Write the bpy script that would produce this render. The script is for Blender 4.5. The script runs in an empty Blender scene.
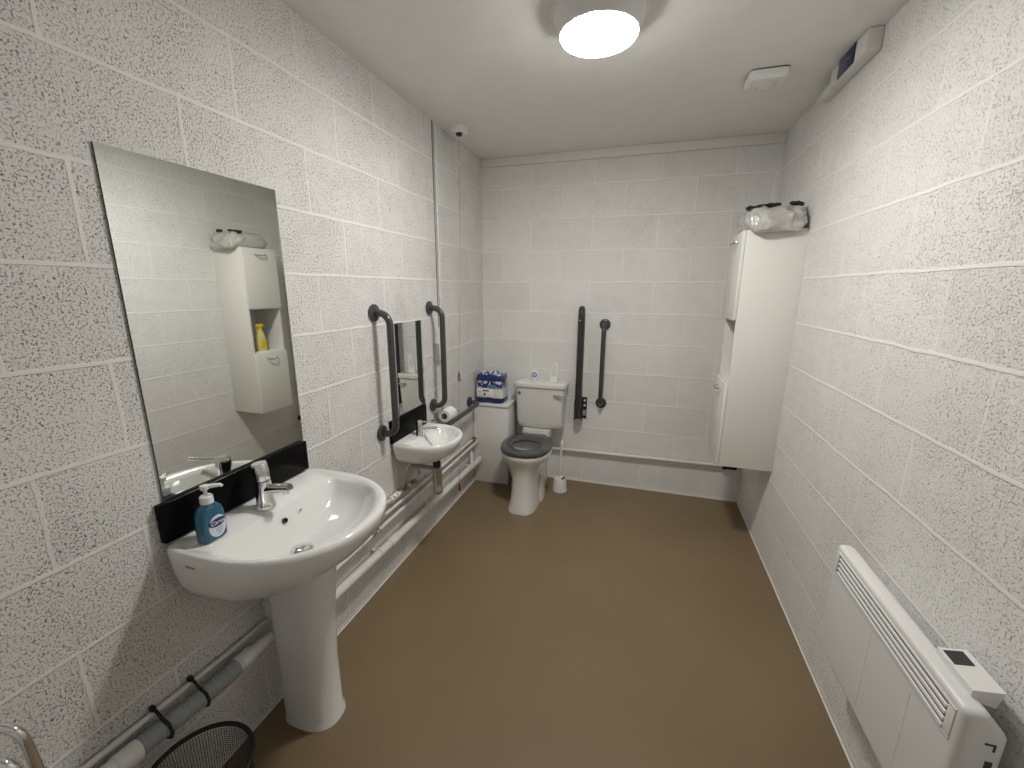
import bpy, bmesh, math, random
from mathutils import Vector, Matrix, noise
from math import pi, sin, cos, tan, radians, sqrt, atan2

random.seed(7)
S = bpy.context.scene
COL = S.collection
W, H, YF = 1.995, 2.475, -3.52          # room width, height, position of the wall behind the camera

# ---------------------------------------------------------------- materials
def new_mat(name):
    m = bpy.data.materials.new(name); m.use_nodes = True
    nt = m.node_tree
    return m, nt, nt.nodes['Principled BSDF']

def plain(name, col, rough=0.5, metal=0.0, coat=0.0, spec=0.5, bump=0.0, bscale=200.0, trans=0.0, ior=1.45, var=0.0, bdist=.002):
    m, nt, b = new_mat(name)
    b.inputs['Base Color'].default_value = (*col, 1)
    b.inputs['Roughness'].default_value = rough
    b.inputs['Metallic'].default_value = metal
    b.inputs['Coat Weight'].default_value = coat
    b.inputs['Coat Roughness'].default_value = 0.04
    b.inputs['Specular IOR Level'].default_value = spec
    b.inputs['Transmission Weight'].default_value = trans
    b.inputs['IOR'].default_value = ior
    g = nt.nodes.new('ShaderNodeNewGeometry')
    if var > 0:
        n = nt.nodes.new('ShaderNodeTexNoise'); n.inputs['Scale'].default_value = 9; n.inputs['Detail'].default_value = 4
        nt.links.new(g.outputs['Position'], n.inputs['Vector'])
        r = nt.nodes.new('ShaderNodeMapRange')
        r.inputs[1].default_value = .3; r.inputs[2].default_value = .7
        r.inputs[3].default_value = 1 - var; r.inputs[4].default_value = 1.0
        nt.links.new(n.outputs['Fac'], r.inputs[0])
        mx = nt.nodes.new('ShaderNodeMix'); mx.data_type = 'RGBA'; mx.blend_type = 'MULTIPLY'
        mx.inputs[0].default_value = 1
        mx.inputs[6].default_value = (*col, 1)
        nt.links.new(r.outputs[0], mx.inputs[7])
        nt.links.new(mx.outputs[2], b.inputs['Base Color'])
    if bump > 0:
        n = nt.nodes.new('ShaderNodeTexNoise'); n.inputs['Scale'].default_value = bscale; n.inputs['Detail'].default_value = 3
        nt.links.new(g.outputs['Position'], n.inputs['Vector'])
        bp = nt.nodes.new('ShaderNodeBump'); bp.inputs['Strength'].default_value = bump; bp.inputs['Distance'].default_value = bdist
        nt.links.new(n.outputs['Fac'], bp.inputs['Height'])
        nt.links.new(bp.outputs[0], b.inputs['Normal'])
    return m

def emit(name, col, s):
    m, nt, b = new_mat(name)
    b.inputs['Base Color'].default_value = (.9, .9, .9, 1)
    b.inputs['Emission Color'].default_value = (*col, 1)
    b.inputs['Emission Strength'].default_value = s
    return m

def math_node(nt, op, a, b=None, clamp=False):
    n = nt.nodes.new('ShaderNodeMath'); n.operation = op; n.use_clamp = clamp
    for i, v in enumerate((a, b)):
        if v is None: continue
        if isinstance(v, (int, float)): n.inputs[i].default_value = v
        else: nt.links.new(v, n.inputs[i])
    return n.outputs[0]

def block_wall(name, axis, u0, z0, offset, base=(.87, .862, .84), pit=(.30, .295, .28), pit_amt=.8, pit_scale=165.0, vert=1.0):
    """painted concrete blocks 450 x 225 mm; axis = the horizontal world axis of the wall"""
    m, nt, b = new_mat(name)
    L = nt.links
    g = nt.nodes.new('ShaderNodeNewGeometry')
    sp = nt.nodes.new('ShaderNodeSeparateXYZ'); L.new(g.outputs['Position'], sp.inputs[0])
    w = nt.nodes.new('ShaderNodeTexNoise'); w.inputs['Scale'].default_value = 7; w.inputs['Detail'].default_value = 3
    L.new(g.outputs['Position'], w.inputs['Vector'])
    ws = nt.nodes.new('ShaderNodeSeparateColor'); L.new(w.outputs['Color'], ws.inputs[0])
    u = math_node(nt, 'ADD', sp.outputs['XYZ'.index(axis)], 9.0 - u0)      # 9.0 = 20 blocks
    u = math_node(nt, 'ADD', u, math_node(nt, 'MULTIPLY', math_node(nt, 'SUBTRACT', ws.outputs[0], .5), .016))
    v = math_node(nt, 'ADD', sp.outputs[2], -z0)
    v = math_node(nt, 'ADD', v, math_node(nt, 'MULTIPLY', math_node(nt, 'SUBTRACT', ws.outputs[1], .5), .012))
    cb = nt.nodes.new('ShaderNodeCombineXYZ'); L.new(u, cb.inputs[0]); L.new(v, cb.inputs[1])
    br = nt.nodes.new('ShaderNodeTexBrick')
    br.offset = offset; br.offset_frequency = 2; br.squash = 1
    br.inputs['Scale'].default_value = 1
    br.inputs['Mortar Size'].default_value = .0050
    br.inputs['Mortar Smooth'].default_value = .35
    br.inputs['Bias'].default_value = 0
    br.inputs['Brick Width'].default_value = .45
    br.inputs['Row Height'].default_value = .225
    br.inputs['Color1'].default_value = (.945, .945, .945, 1)
    br.inputs['Color2'].default_value = (1, 1, 1, 1)
    br.inputs['Mortar'].default_value = (1.02, 1.02, 1.02, 1)
    L.new(cb.outputs[0], br.inputs['Vector'])
    mort = br.outputs['Fac']
    # the bed joints stay plain everywhere; the upright joints are partly filled with paint
    fv = math_node(nt, 'FRACT', math_node(nt, 'ADD', math_node(nt, 'DIVIDE', v, .225), .5))
    hd = math_node(nt, 'MULTIPLY', math_node(nt, 'ABSOLUTE', math_node(nt, 'SUBTRACT', fv, .5)), .225)
    hm = nt.nodes.new('ShaderNodeMapRange'); hm.interpolation_type = 'SMOOTHSTEP'
    hm.inputs[1].default_value = .0035; hm.inputs[2].default_value = .0062; hm.inputs[3].default_value = 1; hm.inputs[4].default_value = 0
    L.new(hd, hm.inputs[0])
    fill = nt.nodes.new('ShaderNodeTexNoise'); fill.inputs['Scale'].default_value = 2.6; fill.inputs['Detail'].default_value = 1
    L.new(g.outputs['Position'], fill.inputs['Vector'])
    fr = nt.nodes.new('ShaderNodeMapRange'); fr.inputs[1].default_value = .38; fr.inputs[2].default_value = .6
    fr.inputs[3].default_value = vert * .7; fr.inputs[4].default_value = vert
    L.new(fill.outputs['Fac'], fr.inputs[0])
    mort = math_node(nt, 'MAXIMUM', hm.outputs[0], math_node(nt, 'MULTIPLY', mort, fr.outputs[0]))
    # open pits of the aggregate
    n = nt.nodes.new('ShaderNodeTexNoise'); n.inputs['Scale'].default_value = pit_scale; n.inputs['Detail'].default_value = 2.5; n.inputs['Roughness'].default_value = .6
    L.new(g.outputs['Position'], n.inputs['Vector'])
    big = nt.nodes.new('ShaderNodeTexNoise'); big.inputs['Scale'].default_value = 3.2; big.inputs['Detail'].default_value = 2
    L.new(g.outputs['Position'], big.inputs['Vector'])
    thr = math_node(nt, 'MULTIPLY', math_node(nt, 'SUBTRACT', big.outputs['Fac'], .5), .10)
    nn = math_node(nt, 'ADD', n.outputs['Fac'], thr)
    pr = nt.nodes.new('ShaderNodeMapRange'); pr.interpolation_type = 'SMOOTHSTEP'
    pr.inputs[1].default_value = .31; pr.inputs[2].default_value = .50; pr.inputs[3].default_value = 1; pr.inputs[4].default_value = 0
    L.new(nn, pr.inputs[0])
    # sparse deep black holes
    n2 = nt.nodes.new('ShaderNodeTexNoise'); n2.inputs['Scale'].default_value = pit_scale * .62; n2.inputs['Detail'].default_value = 1.5
    L.new(g.outputs['Position'], n2.inputs['Vector'])
    p2 = nt.nodes.new('ShaderNodeMapRange'); p2.interpolation_type = 'SMOOTHSTEP'
    p2.inputs[1].default_value = .27; p2.inputs[2].default_value = .345; p2.inputs[3].default_value = 1.25; p2.inputs[4].default_value = 0
    L.new(math_node(nt, 'ADD', n2.outputs['Fac'], thr), p2.inputs[0])
    # thickly painted, closed-up patches
    cl = nt.nodes.new('ShaderNodeTexNoise'); cl.inputs['Scale'].default_value = 11; cl.inputs['Detail'].default_value = 3
    L.new(g.outputs['Position'], cl.inputs['Vector'])
    cm = nt.nodes.new('ShaderNodeMapRange'); cm.inputs[1].default_value = .40; cm.inputs[2].default_value = .58
    cm.inputs[3].default_value = .6; cm.inputs[4].default_value = 1.0
    L.new(cl.outputs['Fac'], cm.inputs[0])
    inv = math_node(nt, 'SUBTRACT', 1.0, mort, clamp=True)
    pits = math_node(nt, 'MULTIPLY', math_node(nt, 'MULTIPLY', math_node(nt, 'MAXIMUM', math_node(nt, 'MULTIPLY', pr.outputs[0], cm.outputs[0]), p2.outputs[0]), inv), 1.0)
    mul = nt.nodes.new('ShaderNodeMix'); mul.data_type = 'RGBA'; mul.blend_type = 'MULTIPLY'; mul.inputs[0].default_value = 1
    mul.inputs[6].default_value = (*base, 1); L.new(br.outputs['Color'], mul.inputs[7])
    mx = nt.nodes.new('ShaderNodeMix'); mx.data_type = 'RGBA'
    L.new(math_node(nt, 'MULTIPLY', pits, pit_amt, clamp=True), mx.inputs[0]); L.new(mul.outputs[2], mx.inputs[6]); mx.inputs[7].default_value = (*pit, 1)
    L.new(mx.outputs[2], b.inputs['Base Color'])
    b.inputs['Roughness'].default_value = .62
    b.inputs['Specular IOR Level'].default_value = .35
    fine = nt.nodes.new('ShaderNodeTexNoise'); fine.inputs['Scale'].default_value = 90; fine.inputs['Detail'].default_value = 4
    L.new(g.outputs['Position'], fine.inputs['Vector'])
    h = math_node(nt, 'MULTIPLY', pits, -1.0)
    h = math_node(nt, 'ADD', h, math_node(nt, 'MULTIPLY', math_node(nt, 'MULTIPLY', fine.outputs['Fac'], inv), .5))
    h = math_node(nt, 'ADD', h, math_node(nt, 'MULTIPLY', mort, .9))
    bp = nt.nodes.new('ShaderNodeBump'); bp.inputs['Strength'].default_value = .75; bp.inputs['Distance'].default_value = .0028
    L.new(h, bp.inputs['Height']); L.new(bp.outputs[0], b.inputs['Normal'])
    return m

def vinyl_floor():
    m, nt, b = new_mat('vinyl_floor')
    L = nt.links
    g = nt.nodes.new('ShaderNodeNewGeometry')
    n = nt.nodes.new('ShaderNodeTexNoise'); n.inputs['Scale'].default_value = 420; n.inputs['Detail'].default_value = 2
    L.new(g.outputs['Position'], n.inputs['Vector'])
    n2 = nt.nodes.new('ShaderNodeTexNoise'); n2.inputs['Scale'].default_value = 2.2; n2.inputs['Detail'].default_value = 5
    L.new(g.outputs['Position'], n2.inputs['Vector'])
    f = math_node(nt, 'ADD', math_node(nt, 'MULTIPLY', n.outputs['Fac'], .65), math_node(nt, 'MULTIPLY', n2.outputs['Fac'], .35))
    r = nt.nodes.new('ShaderNodeValToRGB')
    r.color_ramp.elements[0].position = .32; r.color_ramp.elements[0].color = (.175, .124, .070, 1)
    r.color_ramp.elements[1].position = .68; r.color_ramp.elements[1].color = (.245, .180, .106, 1)
    L.new(f, r.inputs[0]); L.new(r.outputs[0], b.inputs['Base Color'])
    b.inputs['Roughness'].default_value = .42
    b.inputs['Specular IOR Level'].default_value = .32
    bp = nt.nodes.new('ShaderNodeBump'); bp.inputs['Strength'].default_value = .25; bp.inputs['Distance'].default_value = .001
    L.new(n.outputs['Fac'], bp.inputs['Height']); L.new(bp.outputs[0], b.inputs['Normal'])
    return m

M = {}
M['left'] = block_wall('painted_blocks_left', 'Y', -.285, .015, .40, pit_scale=195, base=(.82, .81, .79), pit=(.21, .205, .195), pit_amt=.92)
M['back'] = block_wall('painted_blocks_back', 'X', .166, .015, .50, base=(.90, .895, .872), pit_scale=190, pit_amt=.5)
M['right'] = block_wall('painted_blocks_right', 'Y', .243, .022, .50, base=(.88, .872, .852), pit_amt=.55, vert=.45)
M['front'] = block_wall('painted_blocks_front', 'X', .1, .015, .50)
M['ceil'] = plain('ceiling_paint', (.85, .838, .81), .8, bump=.15, bscale=60, var=.04)
M['floor'] = vinyl_floor()
M['trimpaint'] = plain('trim_paint', (.78, .77, .74), .45)
M['darkgap'] = plain('dark_sealant', (.05, .05, .048), .8)
M['ceramic'] = plain('white_ceramic', (.80, .80, .79), .10, coat=.6)
M['ceramic2'] = plain('toilet_ceramic', (.74, .73, .70), .12, coat=.6)
M['white'] = plain('white_plastic', (.80, .80, .78), .35)
M['offwhite'] = plain('aged_white_plastic', (.70, .70, .68), .4)
M['pipe'] = plain('painted_pipe', (.76, .75, .72), .35, var=.12)
M['melamine'] = plain('cabinet_white', (.80, .79, .75), .38)
M['inner'] = plain('cabinet_inner', (.72, .71, .67), .5)
M['heater'] = plain('heater_enamel', (.80, .80, .79), .32)
M['slot'] = plain('slot_dark', (.06, .06, .06), .7)
M['seat'] = plain('seat_grey', (.066, .066, .070), .22, coat=.3)
M['rail'] = plain('rail_grey', (.050, .052, .052), .30, coat=.3)
M['armgrey'] = plain('arm_dark_grey', (.030, .031, .031), .35, coat=.2)
M['railblack'] = plain('rail_black', (.018, .018, .019), .35)
M['black'] = plain('black_panel', (.003, .003, .0035), .35, spec=.10)
M['blackmat'] = plain('black_matt', (.012, .012, .012), .55)
M['chrome'] = plain('chrome', (.82, .82, .82), .08, metal=1)
M['chromedull'] = plain('dull_chrome', (.55, .55, .53), .25, metal=1)
M['brass'] = plain('dull_brass', (.42, .34, .22), .35, metal=1, var=.3)
M['mirror'] = plain('mirror_silver', (.86, .875, .845), .0, metal=1)
M['mirroredge'] = plain('mirror_edge', (.07, .085, .08), .25)
M['hose'] = plain('grey_hose', (.36, .385, .40), .5)
M['blue'] = plain('soap_blue', (.004, .10, .165), .10, coat=.6)
M['bluel'] = plain('soap_blue_clear', (.07, .36, .52), .08, coat=.7)
M['navy'] = plain('navy_print', (.012, .02, .16), .35)
M['navydark'] = plain('navy_panel', (.012, .014, .06), .3)
M['lilac'] = plain('label_pale', (.62, .68, .78), .4)
M['paper'] = plain('tissue_paper', (.85, .84, .82), .9, bump=.5, bscale=150)
M['cardboard'] = plain('cardboard', (.28, .22, .15), .9)
M['film'] = plain('clear_wrap', (.64, .63, .59), .18, coat=.8, bump=.9, bscale=38, var=.3, bdist=.008)
M['packfilm'] = plain('pack_film', (.72, .73, .74), .2, coat=.5, bump=.4, bscale=60, var=.1)
def print_film():
    m, nt, b = new_mat('pack_print')
    g = nt.nodes.new('ShaderNodeNewGeometry')
    n = nt.nodes.new('ShaderNodeTexNoise'); n.inputs['Scale'].default_value = 17; n.inputs['Detail'].default_value = 3
    nt.links.new(g.outputs['Position'], n.inputs['Vector'])
    r = nt.nodes.new('ShaderNodeValToRGB'); e = r.color_ramp.elements
    e[0].position = .36; e[0].color = (.62, .65, .68, 1); e[1].position = .66; e[1].color = (.75, .76, .77, 1)
    for p, c in ((.43, (.60, .64, .68, 1)), (.455, (.012, .022, .12, 1)), (.53, (.016, .034, .17, 1)), (.55, (.12, .20, .33, 1)), (.60, (.66, .69, .72, 1))):
        q = e.new(p); q.color = c
    nt.links.new(n.outputs['Fac'], r.inputs[0]); nt.links.new(r.outputs[0], b.inputs['Base Color'])
    b.inputs['Roughness'].default_value = .2; b.inputs['Coat Weight'].default_value = .5
    return m
M['packprint'] = print_film()
M['packblue'] = plain('pack_blue', (.012, .023, .13), .22, coat=.5, bump=.3, bscale=60)
M['packteal'] = plain('pack_teal', (.10, .22, .34), .25, coat=.5)
M['cream'] = plain('pack_cream', (.85, .76, .58), .5)
M['red'] = plain('red_plastic', (.24, .018, .018), .35)
M['cord'] = plain('pull_cord', (.42, .38, .36), .8)
M['yellow'] = plain('yellow_plastic', (.75, .58, .03), .3)
M['yellowpale'] = plain('yellow_pale', (.72, .66, .25), .25)
M['darkbottle'] = plain('dark_bottle', (.07, .075, .08), .25)
M['print'] = plain('print_dark', (.04, .04, .05), .6)
M['greyprint'] = plain('print_grey', (.35, .35, .36), .5)
M['display'] = plain('display_dark', (.035, .04, .04), .15)
M['gelblue'] = plain('gel_blue', (.16, .32, .62), .2)
M['lamp'] = emit('lamp_diffuser', (1.0, .975, .93), 129.0)
M['water'] = plain('bowl_water', (.55, .57, .55), .02, coat=.5)

# ---------------------------------------------------------------- mesh helpers (all in world coordinates)
def BM(): return bmesh.new()

def box(bm, x0, x1, y0, y1, z0, z1, bev=0.0, seg=2):
    r = bmesh.ops.create_cube(bm, size=1)
    vs = r['verts']
    for v in vs:
        v.co = Vector(((x0 + x1) / 2 + v.co.x * (x1 - x0), (y0 + y1) / 2 + v.co.y * (y1 - y0), (z0 + z1) / 2 + v.co.z * (z1 - z0)))
    if bev > 0:
        es = list({e for v in vs for e in v.link_edges})
        bmesh.ops.bevel(bm, geom=es, offset=bev, segments=seg, profile=.5, affect='EDGES')
    return bm

def loft(bm, rings, cap0=True, cap1=True, closed=True):
    vr = [[bm.verts.new(p) for p in r] for r in rings]
    n = len(rings[0])
    for a, b in zip(vr, vr[1:]):
        for i in range(n if closed else n - 1):
            j = (i + 1) % n
            bm.faces.new((a[i], a[j], b[j], b[i]))
    if cap0: bm.faces.new(list(reversed(vr[0])))
    if cap1: bm.faces.new(vr[-1])
    return vr

def circle(c, r, ax=(0, 0, 1), n=24, rx=None):
    ax = Vector(ax).normalized()
    t = Vector((0, 0, 1)) if abs(ax.z) < .9 else Vector((1, 0, 0))
    a = ax.cross(t).normalized(); b = ax.cross(a).normalized()
    return [Vector(c) + a * (r * cos(2 * pi * i / n)) + b * ((rx or r) * sin(2 * pi * i / n)) for i in range(n)]

def lathe(bm, c, prof, ax=(0, 0, 1), n=32, cap0=True, cap1=True):
    """prof: list of (radius, height along ax)"""
    ax = Vector(ax).normalized(); c = Vector(c)
    loft(bm, [circle(c + ax * h, max(r, 1e-5), ax, n) for r, h in prof], cap0, cap1)
    return bm

def tube(bm, pts, r, n=14, cap=True, radii=None):
    pts = [Vector(p) for p in pts]
    rings = []
    prev = None
    for i, p in enumerate(pts):
        d = (pts[min(i + 1, len(pts) - 1)] - pts[max(i - 1, 0)]).normalized()
        if prev is None:
            t = Vector((0, 0, 1)) if abs(d.z) < .9 else Vector((1, 0, 0))
            a = d.cross(t).normalized()
        else:
            a = (prev - d * prev.dot(d)).normalized()
        prev = a
        b = d.cross(a)
        rr = radii[i] if radii else r
        rings.append([p + a * (rr * cos(2 * pi * k / n)) + b * (rr * sin(2 * pi * k / n)) for k in range(n)])
    loft(bm, rings, cap, cap)
    return bm

def arc(c, r, a0, a1, u, v, n=8):
    u, v, c = Vector(u), Vector(v), Vector(c)
    return [c + u * (r * cos(a0 + (a1 - a0) * i / n)) + v * (r * sin(a0 + (a1 - a0) * i / n)) for i in range(n + 1)]

def ring_torus(bm, c, R, r, ax=(0, 0, 1), n=40, m=10, ry=None):
    pts = circle(c, R, ax, n, ry)
    ax = Vector(ax).normalized()
    vr = []
    for i, p in enumerate(pts):
        o = (p - Vector(c)).normalized()
        vr.append([bm.verts.new(p + o * (r * cos(2 * pi * k / m)) + ax * (r * sin(2 * pi * k / m))) for k in range(m)])
    for i in range(n):
        for k in range(m):
            bm.faces.new((vr[i][k], vr[(i + 1) % n][k], vr[(i + 1) % n][(k + 1) % m], vr[i][(k + 1) % m]))
    return bm

def srect(cx, cy, hx, hy, z, n=40, p=5.0):
    out = []
    for i in range(n):
        t = 2 * pi * i / n
        c, s = cos(t), sin(t)
        out.append(Vector((cx + hx * math.copysign(abs(c) ** (2 / p), c), cy + hy * math.copysign(abs(s) ** (2 / p), s), z)))
    return out

def to_mesh(bm, name, mats):
    bmesh.ops.recalc_face_normals(bm, faces=bm.faces)
    me = bpy.data.meshes.new(name); bm.to_mesh(me); bm.free()
    for m in (mats if isinstance(mats, (list, tuple)) else [mats]): me.materials.append(m)
    return me

def smooth(me, ang=38):
    for p in me.polygons: p.use_smooth = True
    bm = bmesh.new(); bm.from_mesh(me)
    for e in bm.edges:
        if len(e.link_faces) == 2 and e.calc_face_angle(0) > radians(ang): e.smooth = False
    bm.to_mesh(me); bm.free()

def root_of(o):
    while o.parent: o = o.parent
    return o

def part(name, bm, mat, parent=None, label=None, ang=38):
    """one mesh object; bm in world coordinates"""
    me = to_mesh(bm, name, mat)
    if parent is not None:
        me.transform(Matrix.Translation(-root_of(parent).location))
    smooth(me, ang)
    o = bpy.data.objects.new(name, me); COL.objects.link(o)
    if parent is not None: o.parent = parent
    if label: o['label'] = label
    return o

def parts(name, bm, mat, parent, label=None, ang=38):
    """every loose piece of bm becomes a mesh object of its own"""
    bm.verts.ensure_lookup_table(); bm.verts.index_update()
    seen, out = set(), []
    for v0 in bm.verts:
        if v0.index in seen: continue
        stack, isl = [v0], []
        seen.add(v0.index)
        while stack:
            v = stack.pop(); isl.append(v)
            for e in v.link_edges:
                w = e.other_vert(v)
                if w.index not in seen: seen.add(w.index); stack.append(w)
        nb = bmesh.new(); mp = {v: nb.verts.new(v.co) for v in isl}
        for f in {f for v in isl for f in v.link_faces}: nb.faces.new([mp[v] for v in f.verts])
        out.append(part(name, nb, mat, parent, label, ang))
    bm.free()
    return out

def thing(name, label, cat, loc, group=None):
    o = bpy.data.objects.new(name, None); COL.objects.link(o)
    o.empty_display_size = .05
    o.location = loc; o['label'] = label; o['category'] = cat
    if group: o['group'] = group
    return o

def single(name, bm, mat, label, cat, group=None, ang=38):
    o = part(name, bm, mat, None, None, ang)
    o['label'] = label; o['category'] = cat
    if group: o['group'] = group
    return o

def struct(name, bm, mat):
    o = part(name, bm, mat); o['kind'] = 'structure'
    return o

def dup(root, loc, rot=(0, 0, 0), label=None):
    r = root.copy(); COL.objects.link(r); r.location = loc; r.rotation_euler = rot
    if label: r['label'] = label
    for ch in list(root.children):
        c = ch.copy(); COL.objects.link(c); c.parent = r
        for g in list(ch.children):
            d = g.copy(); COL.objects.link(d); d.parent = c
    return r

def lettering(name, text, size, loc, rot, mat, parent, ext=.0004, shear=0.0):
    cu = bpy.data.curves.new('lettering', 'FONT'); cu.body = text; cu.size = size
    cu.align_x = 'CENTER'; cu.align_y = 'CENTER'; cu.extrude = ext; cu.shear = shear
    tmp = bpy.data.objects.new('lettering_tmp', cu); COL.objects.link(tmp)
    dg = bpy.context.evaluated_depsgraph_get(); dg.update()
    me = bpy.data.meshes.new_from_object(tmp.evaluated_get(dg))
    bpy.data.objects.remove(tmp); bpy.data.curves.remove(cu)
    me.name = name; me.materials.clear(); me.materials.append(mat)
    mw = Matrix.Translation(Vector(loc)) @ rot.to_4x4()
    me.transform(mw); me.transform(Matrix.Translation(-root_of(parent).location))
    o = bpy.data.objects.new(name, me); COL.objects.link(o); o.parent = parent
    return o

# ---------------------------------------------------------------- the setting
T = .12
struct('floor', box(BM(), -T, W + T, YF - T, T, -T, 0), M['floor'])
struct('ceiling', box(BM(), -T, W + T, YF - T, T, H, H + T), M['ceil'])
struct('wall_left', box(BM(), -T, 0, YF - T, T, 0, H), M['left'])
struct('wall_right', box(BM(), W, W + T, YF - T, T, 0, H), M['right'])
struct('wall_back', box(BM(), 0, W, 0, T, 0, H), M['back'])
struct('wall_front', box(BM(), 0, W, YF - T, YF, 0, H), M['front'])
struct('trim_1', box(BM(), .001, W - .001, -.024, 0, 2.418, H, .003), M['trimpaint'])

def bead(pts_dir):                                     # sealant bead where wall meets floor
    bm = BM(); tube(bm, pts_dir, .0038, 8); return bm
struct('trim_2', bead([(.001, YF + .01, .001), (.001, -.01, .001)]), M['trimpaint'])
struct('trim_3', bead([(.01, -.001, .001), (W - .01, -.001, .001)]), M['trimpaint'])
struct('trim_4', bead([(W - .001, YF + .01, .001), (W - .001, -.01, .001)]), M['trimpaint'])
struct('trim_5', bead([(.002, -.002, .01), (.002, -.002, 2.41)]), M['trimpaint'])
struct('trim_6', box(BM(), -.001, .0015, -.800, -.7935, 1.30, H), M['darkgap'])      # movement joint in the left wall

# ---------------------------------------------------------------- ceiling fittings
LX, LY = 1.015, -1.506
t = thing('ceiling_light', 'round white flush ceiling light, switched on, in the middle of the ceiling', 'light', (LX, LY, H))
bm = BM(); lathe(bm, (LX, LY, H), [(.150, 0), (.166, 0), (.168, -.006), (.165, -.012), (.157, -.014), (.153, -.030), (.142, -.066), (.1355, -.076), (.132, -.077), (.132, -.060)], cap0=False, cap1=False, n=64)
part('base_ring', bm, M['white'], t)
bm = BM(); lathe(bm, (LX, LY, H), [(.1315, -.066), (.1315, -.0785), (.129, -.083), (.118, -.088), (.08, -.092), (.001, -.093)], n=64)
part('diffuser', bm, M['lamp'], t)

t = thing('alarm_sounder', 'white square unit with a round lens on the ceiling, right of the round light', 'alarm', (1.69, -.86, H))
bm = BM(); loft(bm, [srect(1.684, -.846, .076, .066, H - .0005, p=9), srect(1.684, -.846, .076, .066, H - .006, p=9)])
part('gap_shade', bm, M['slot'], t, 'dark plate against the ceiling, coloured to stand for the shade in the gap')  # shade of the gap above the housing, put in as a dark plate
bm = BM(); loft(bm, [srect(1.684, -.846, .079, .069, H - .006, p=8), srect(1.684, -.846, .079, .069, H - .028, p=8), srect(1.684, -.846, .069, .059, H - .040, p=6)])
part('housing', bm, M['white'], t)
bm = BM(); lathe(bm, (1.684, -.835, H - .040), [(.046, 0), (.046, -.004), (.040, -.007), (.036, -.004), (.034, -.010), (.02, -.016), (.001, -.018)], n=40)
part('lens', bm, M['offwhite'], t)

# lamp box high on the right wall
t = thing('sign_box', 'white box with a dark blue printed panel high on the right wall under the ceiling', 'box', (W, -.96, 2.40))
bm = BM(); box(bm, 1.944, W - .001, -1.128, -.80, 2.398, H - .001, .004)
part('housing', bm, M['offwhite'], t)
bm = BM(); box(bm, 1.9405, 1.945, -1.036, -.890, 2.402, 2.472, .001)
pn = part('blue_panel', bm, M['navydark'], t, 'dark blue panel with faint pale specks')
bm = BM()
for k in range(7):
    y = -1.0 + random.random() * .09; z = 2.410 + random.random() * .052
    box(bm, 1.9400, 1.9407, y, y + .003 + random.random() * .004, z, z + .002)
parts('speck', bm, M['lilac'], pn)
bm = BM(); box(bm, 1.952, W - .001, -.80, -.66, 2.398, 2.436, .003)
part('cable_trunking', bm, M['offwhite'], t)
bm = BM(); lathe(bm, (1.945, -1.075, 2.435), [(.010, 0), (.010, .003), (.004, .004)], ax=(-1, 0, 0), n=20)
part('cap', bm, M['white'], t)

# emergency pull cord
CXp, CYp, RX = .11, -.66, .072
t = thing('pull_cord_switch', 'white ceiling pull switch with a long cord and red ring beside the left wall', 'switch', (CXp, CYp, H))
bm = BM(); loft(bm, [srect(CXp, CYp, .046, .046, H - .0005, p=7), srect(CXp, CYp, .046, .046, H - .026, p=7), srect(CXp, CYp, .036, .036, H - .038, p=5)])
part('housing', bm, M['white'], t)
bm = BM(); lathe(bm, (CXp + .005, CYp - .01, H - .038), [(.019, 0), (.017, -.012), (.008, -.016)], n=20)
part('cord_outlet', bm, M['blackmat'], t, 'black cord outlet')
bm = BM(); tube(bm, [(CXp + .005, CYp - .01, H - .05), (CXp - .016, CYp, 1.6), (RX, CYp, .985), (.066, CYp - .003, .69), (.076, CYp - .035, .32), (.078, CYp - .052, .20)], .0014, 6)
cd = part('cord', bm, M['cord'], t)
bm = BM(); lathe(bm, (CXp + .004, CYp - .008, 2.275), [(.002, .012), (.005, .008), (.005, -.008), (.002, -.012)], n=14)
part('connector', bm, M['white'], cd)
bm = BM(); tube(bm, arc((RX, CYp, .948), .018, 0, 2 * pi, (.75, -.66, 0), (0, 0, 1.15), 24), .0038, 8, cap=False)
bmesh.ops.remove_doubles(bm, verts=bm.verts, dist=1e-5)
lathe(bm, (RX, CYp, .970), [(.003, .022), (.005, .012), (.006, 0)], n=10)
part('ring_pull', bm, M['red'], t, 'red ring pull')
bm = BM(); lathe(bm, (.078, CYp - .053, .147), [(.004, .055), (.006, .035), (.010, .004), (.008, 0)], n=14)
part('toggle', bm, M['red'], t, 'red toggle near the floor')

# conduit with fused spur box on the left wall
t = thing('cable_conduit', 'thin white vertical conduit on the left wall ending in a small box behind the rail', 'conduit', (.01, -.775, 1.10))
bm = BM(); tube(bm, [(.0075, -.778, 1.19), (.0075, -.778, 2.473)], .0068, 10)
cn = part('tube', bm, M['pipe'], t)
for z in (2.26, 1.93, 1.50, 1.36):
    bm = BM(); tube(bm, [(.0078, -.778, z - .008), (.0078, -.778, z + .008)], .0095, 12)
    part('clip', bm, M['white'], cn)
bm = BM(); box(bm, .001, .032, -.872, -.762, 1.095, 1.205, .004)
part('switch_box', bm, M['offwhite'], t)

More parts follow.
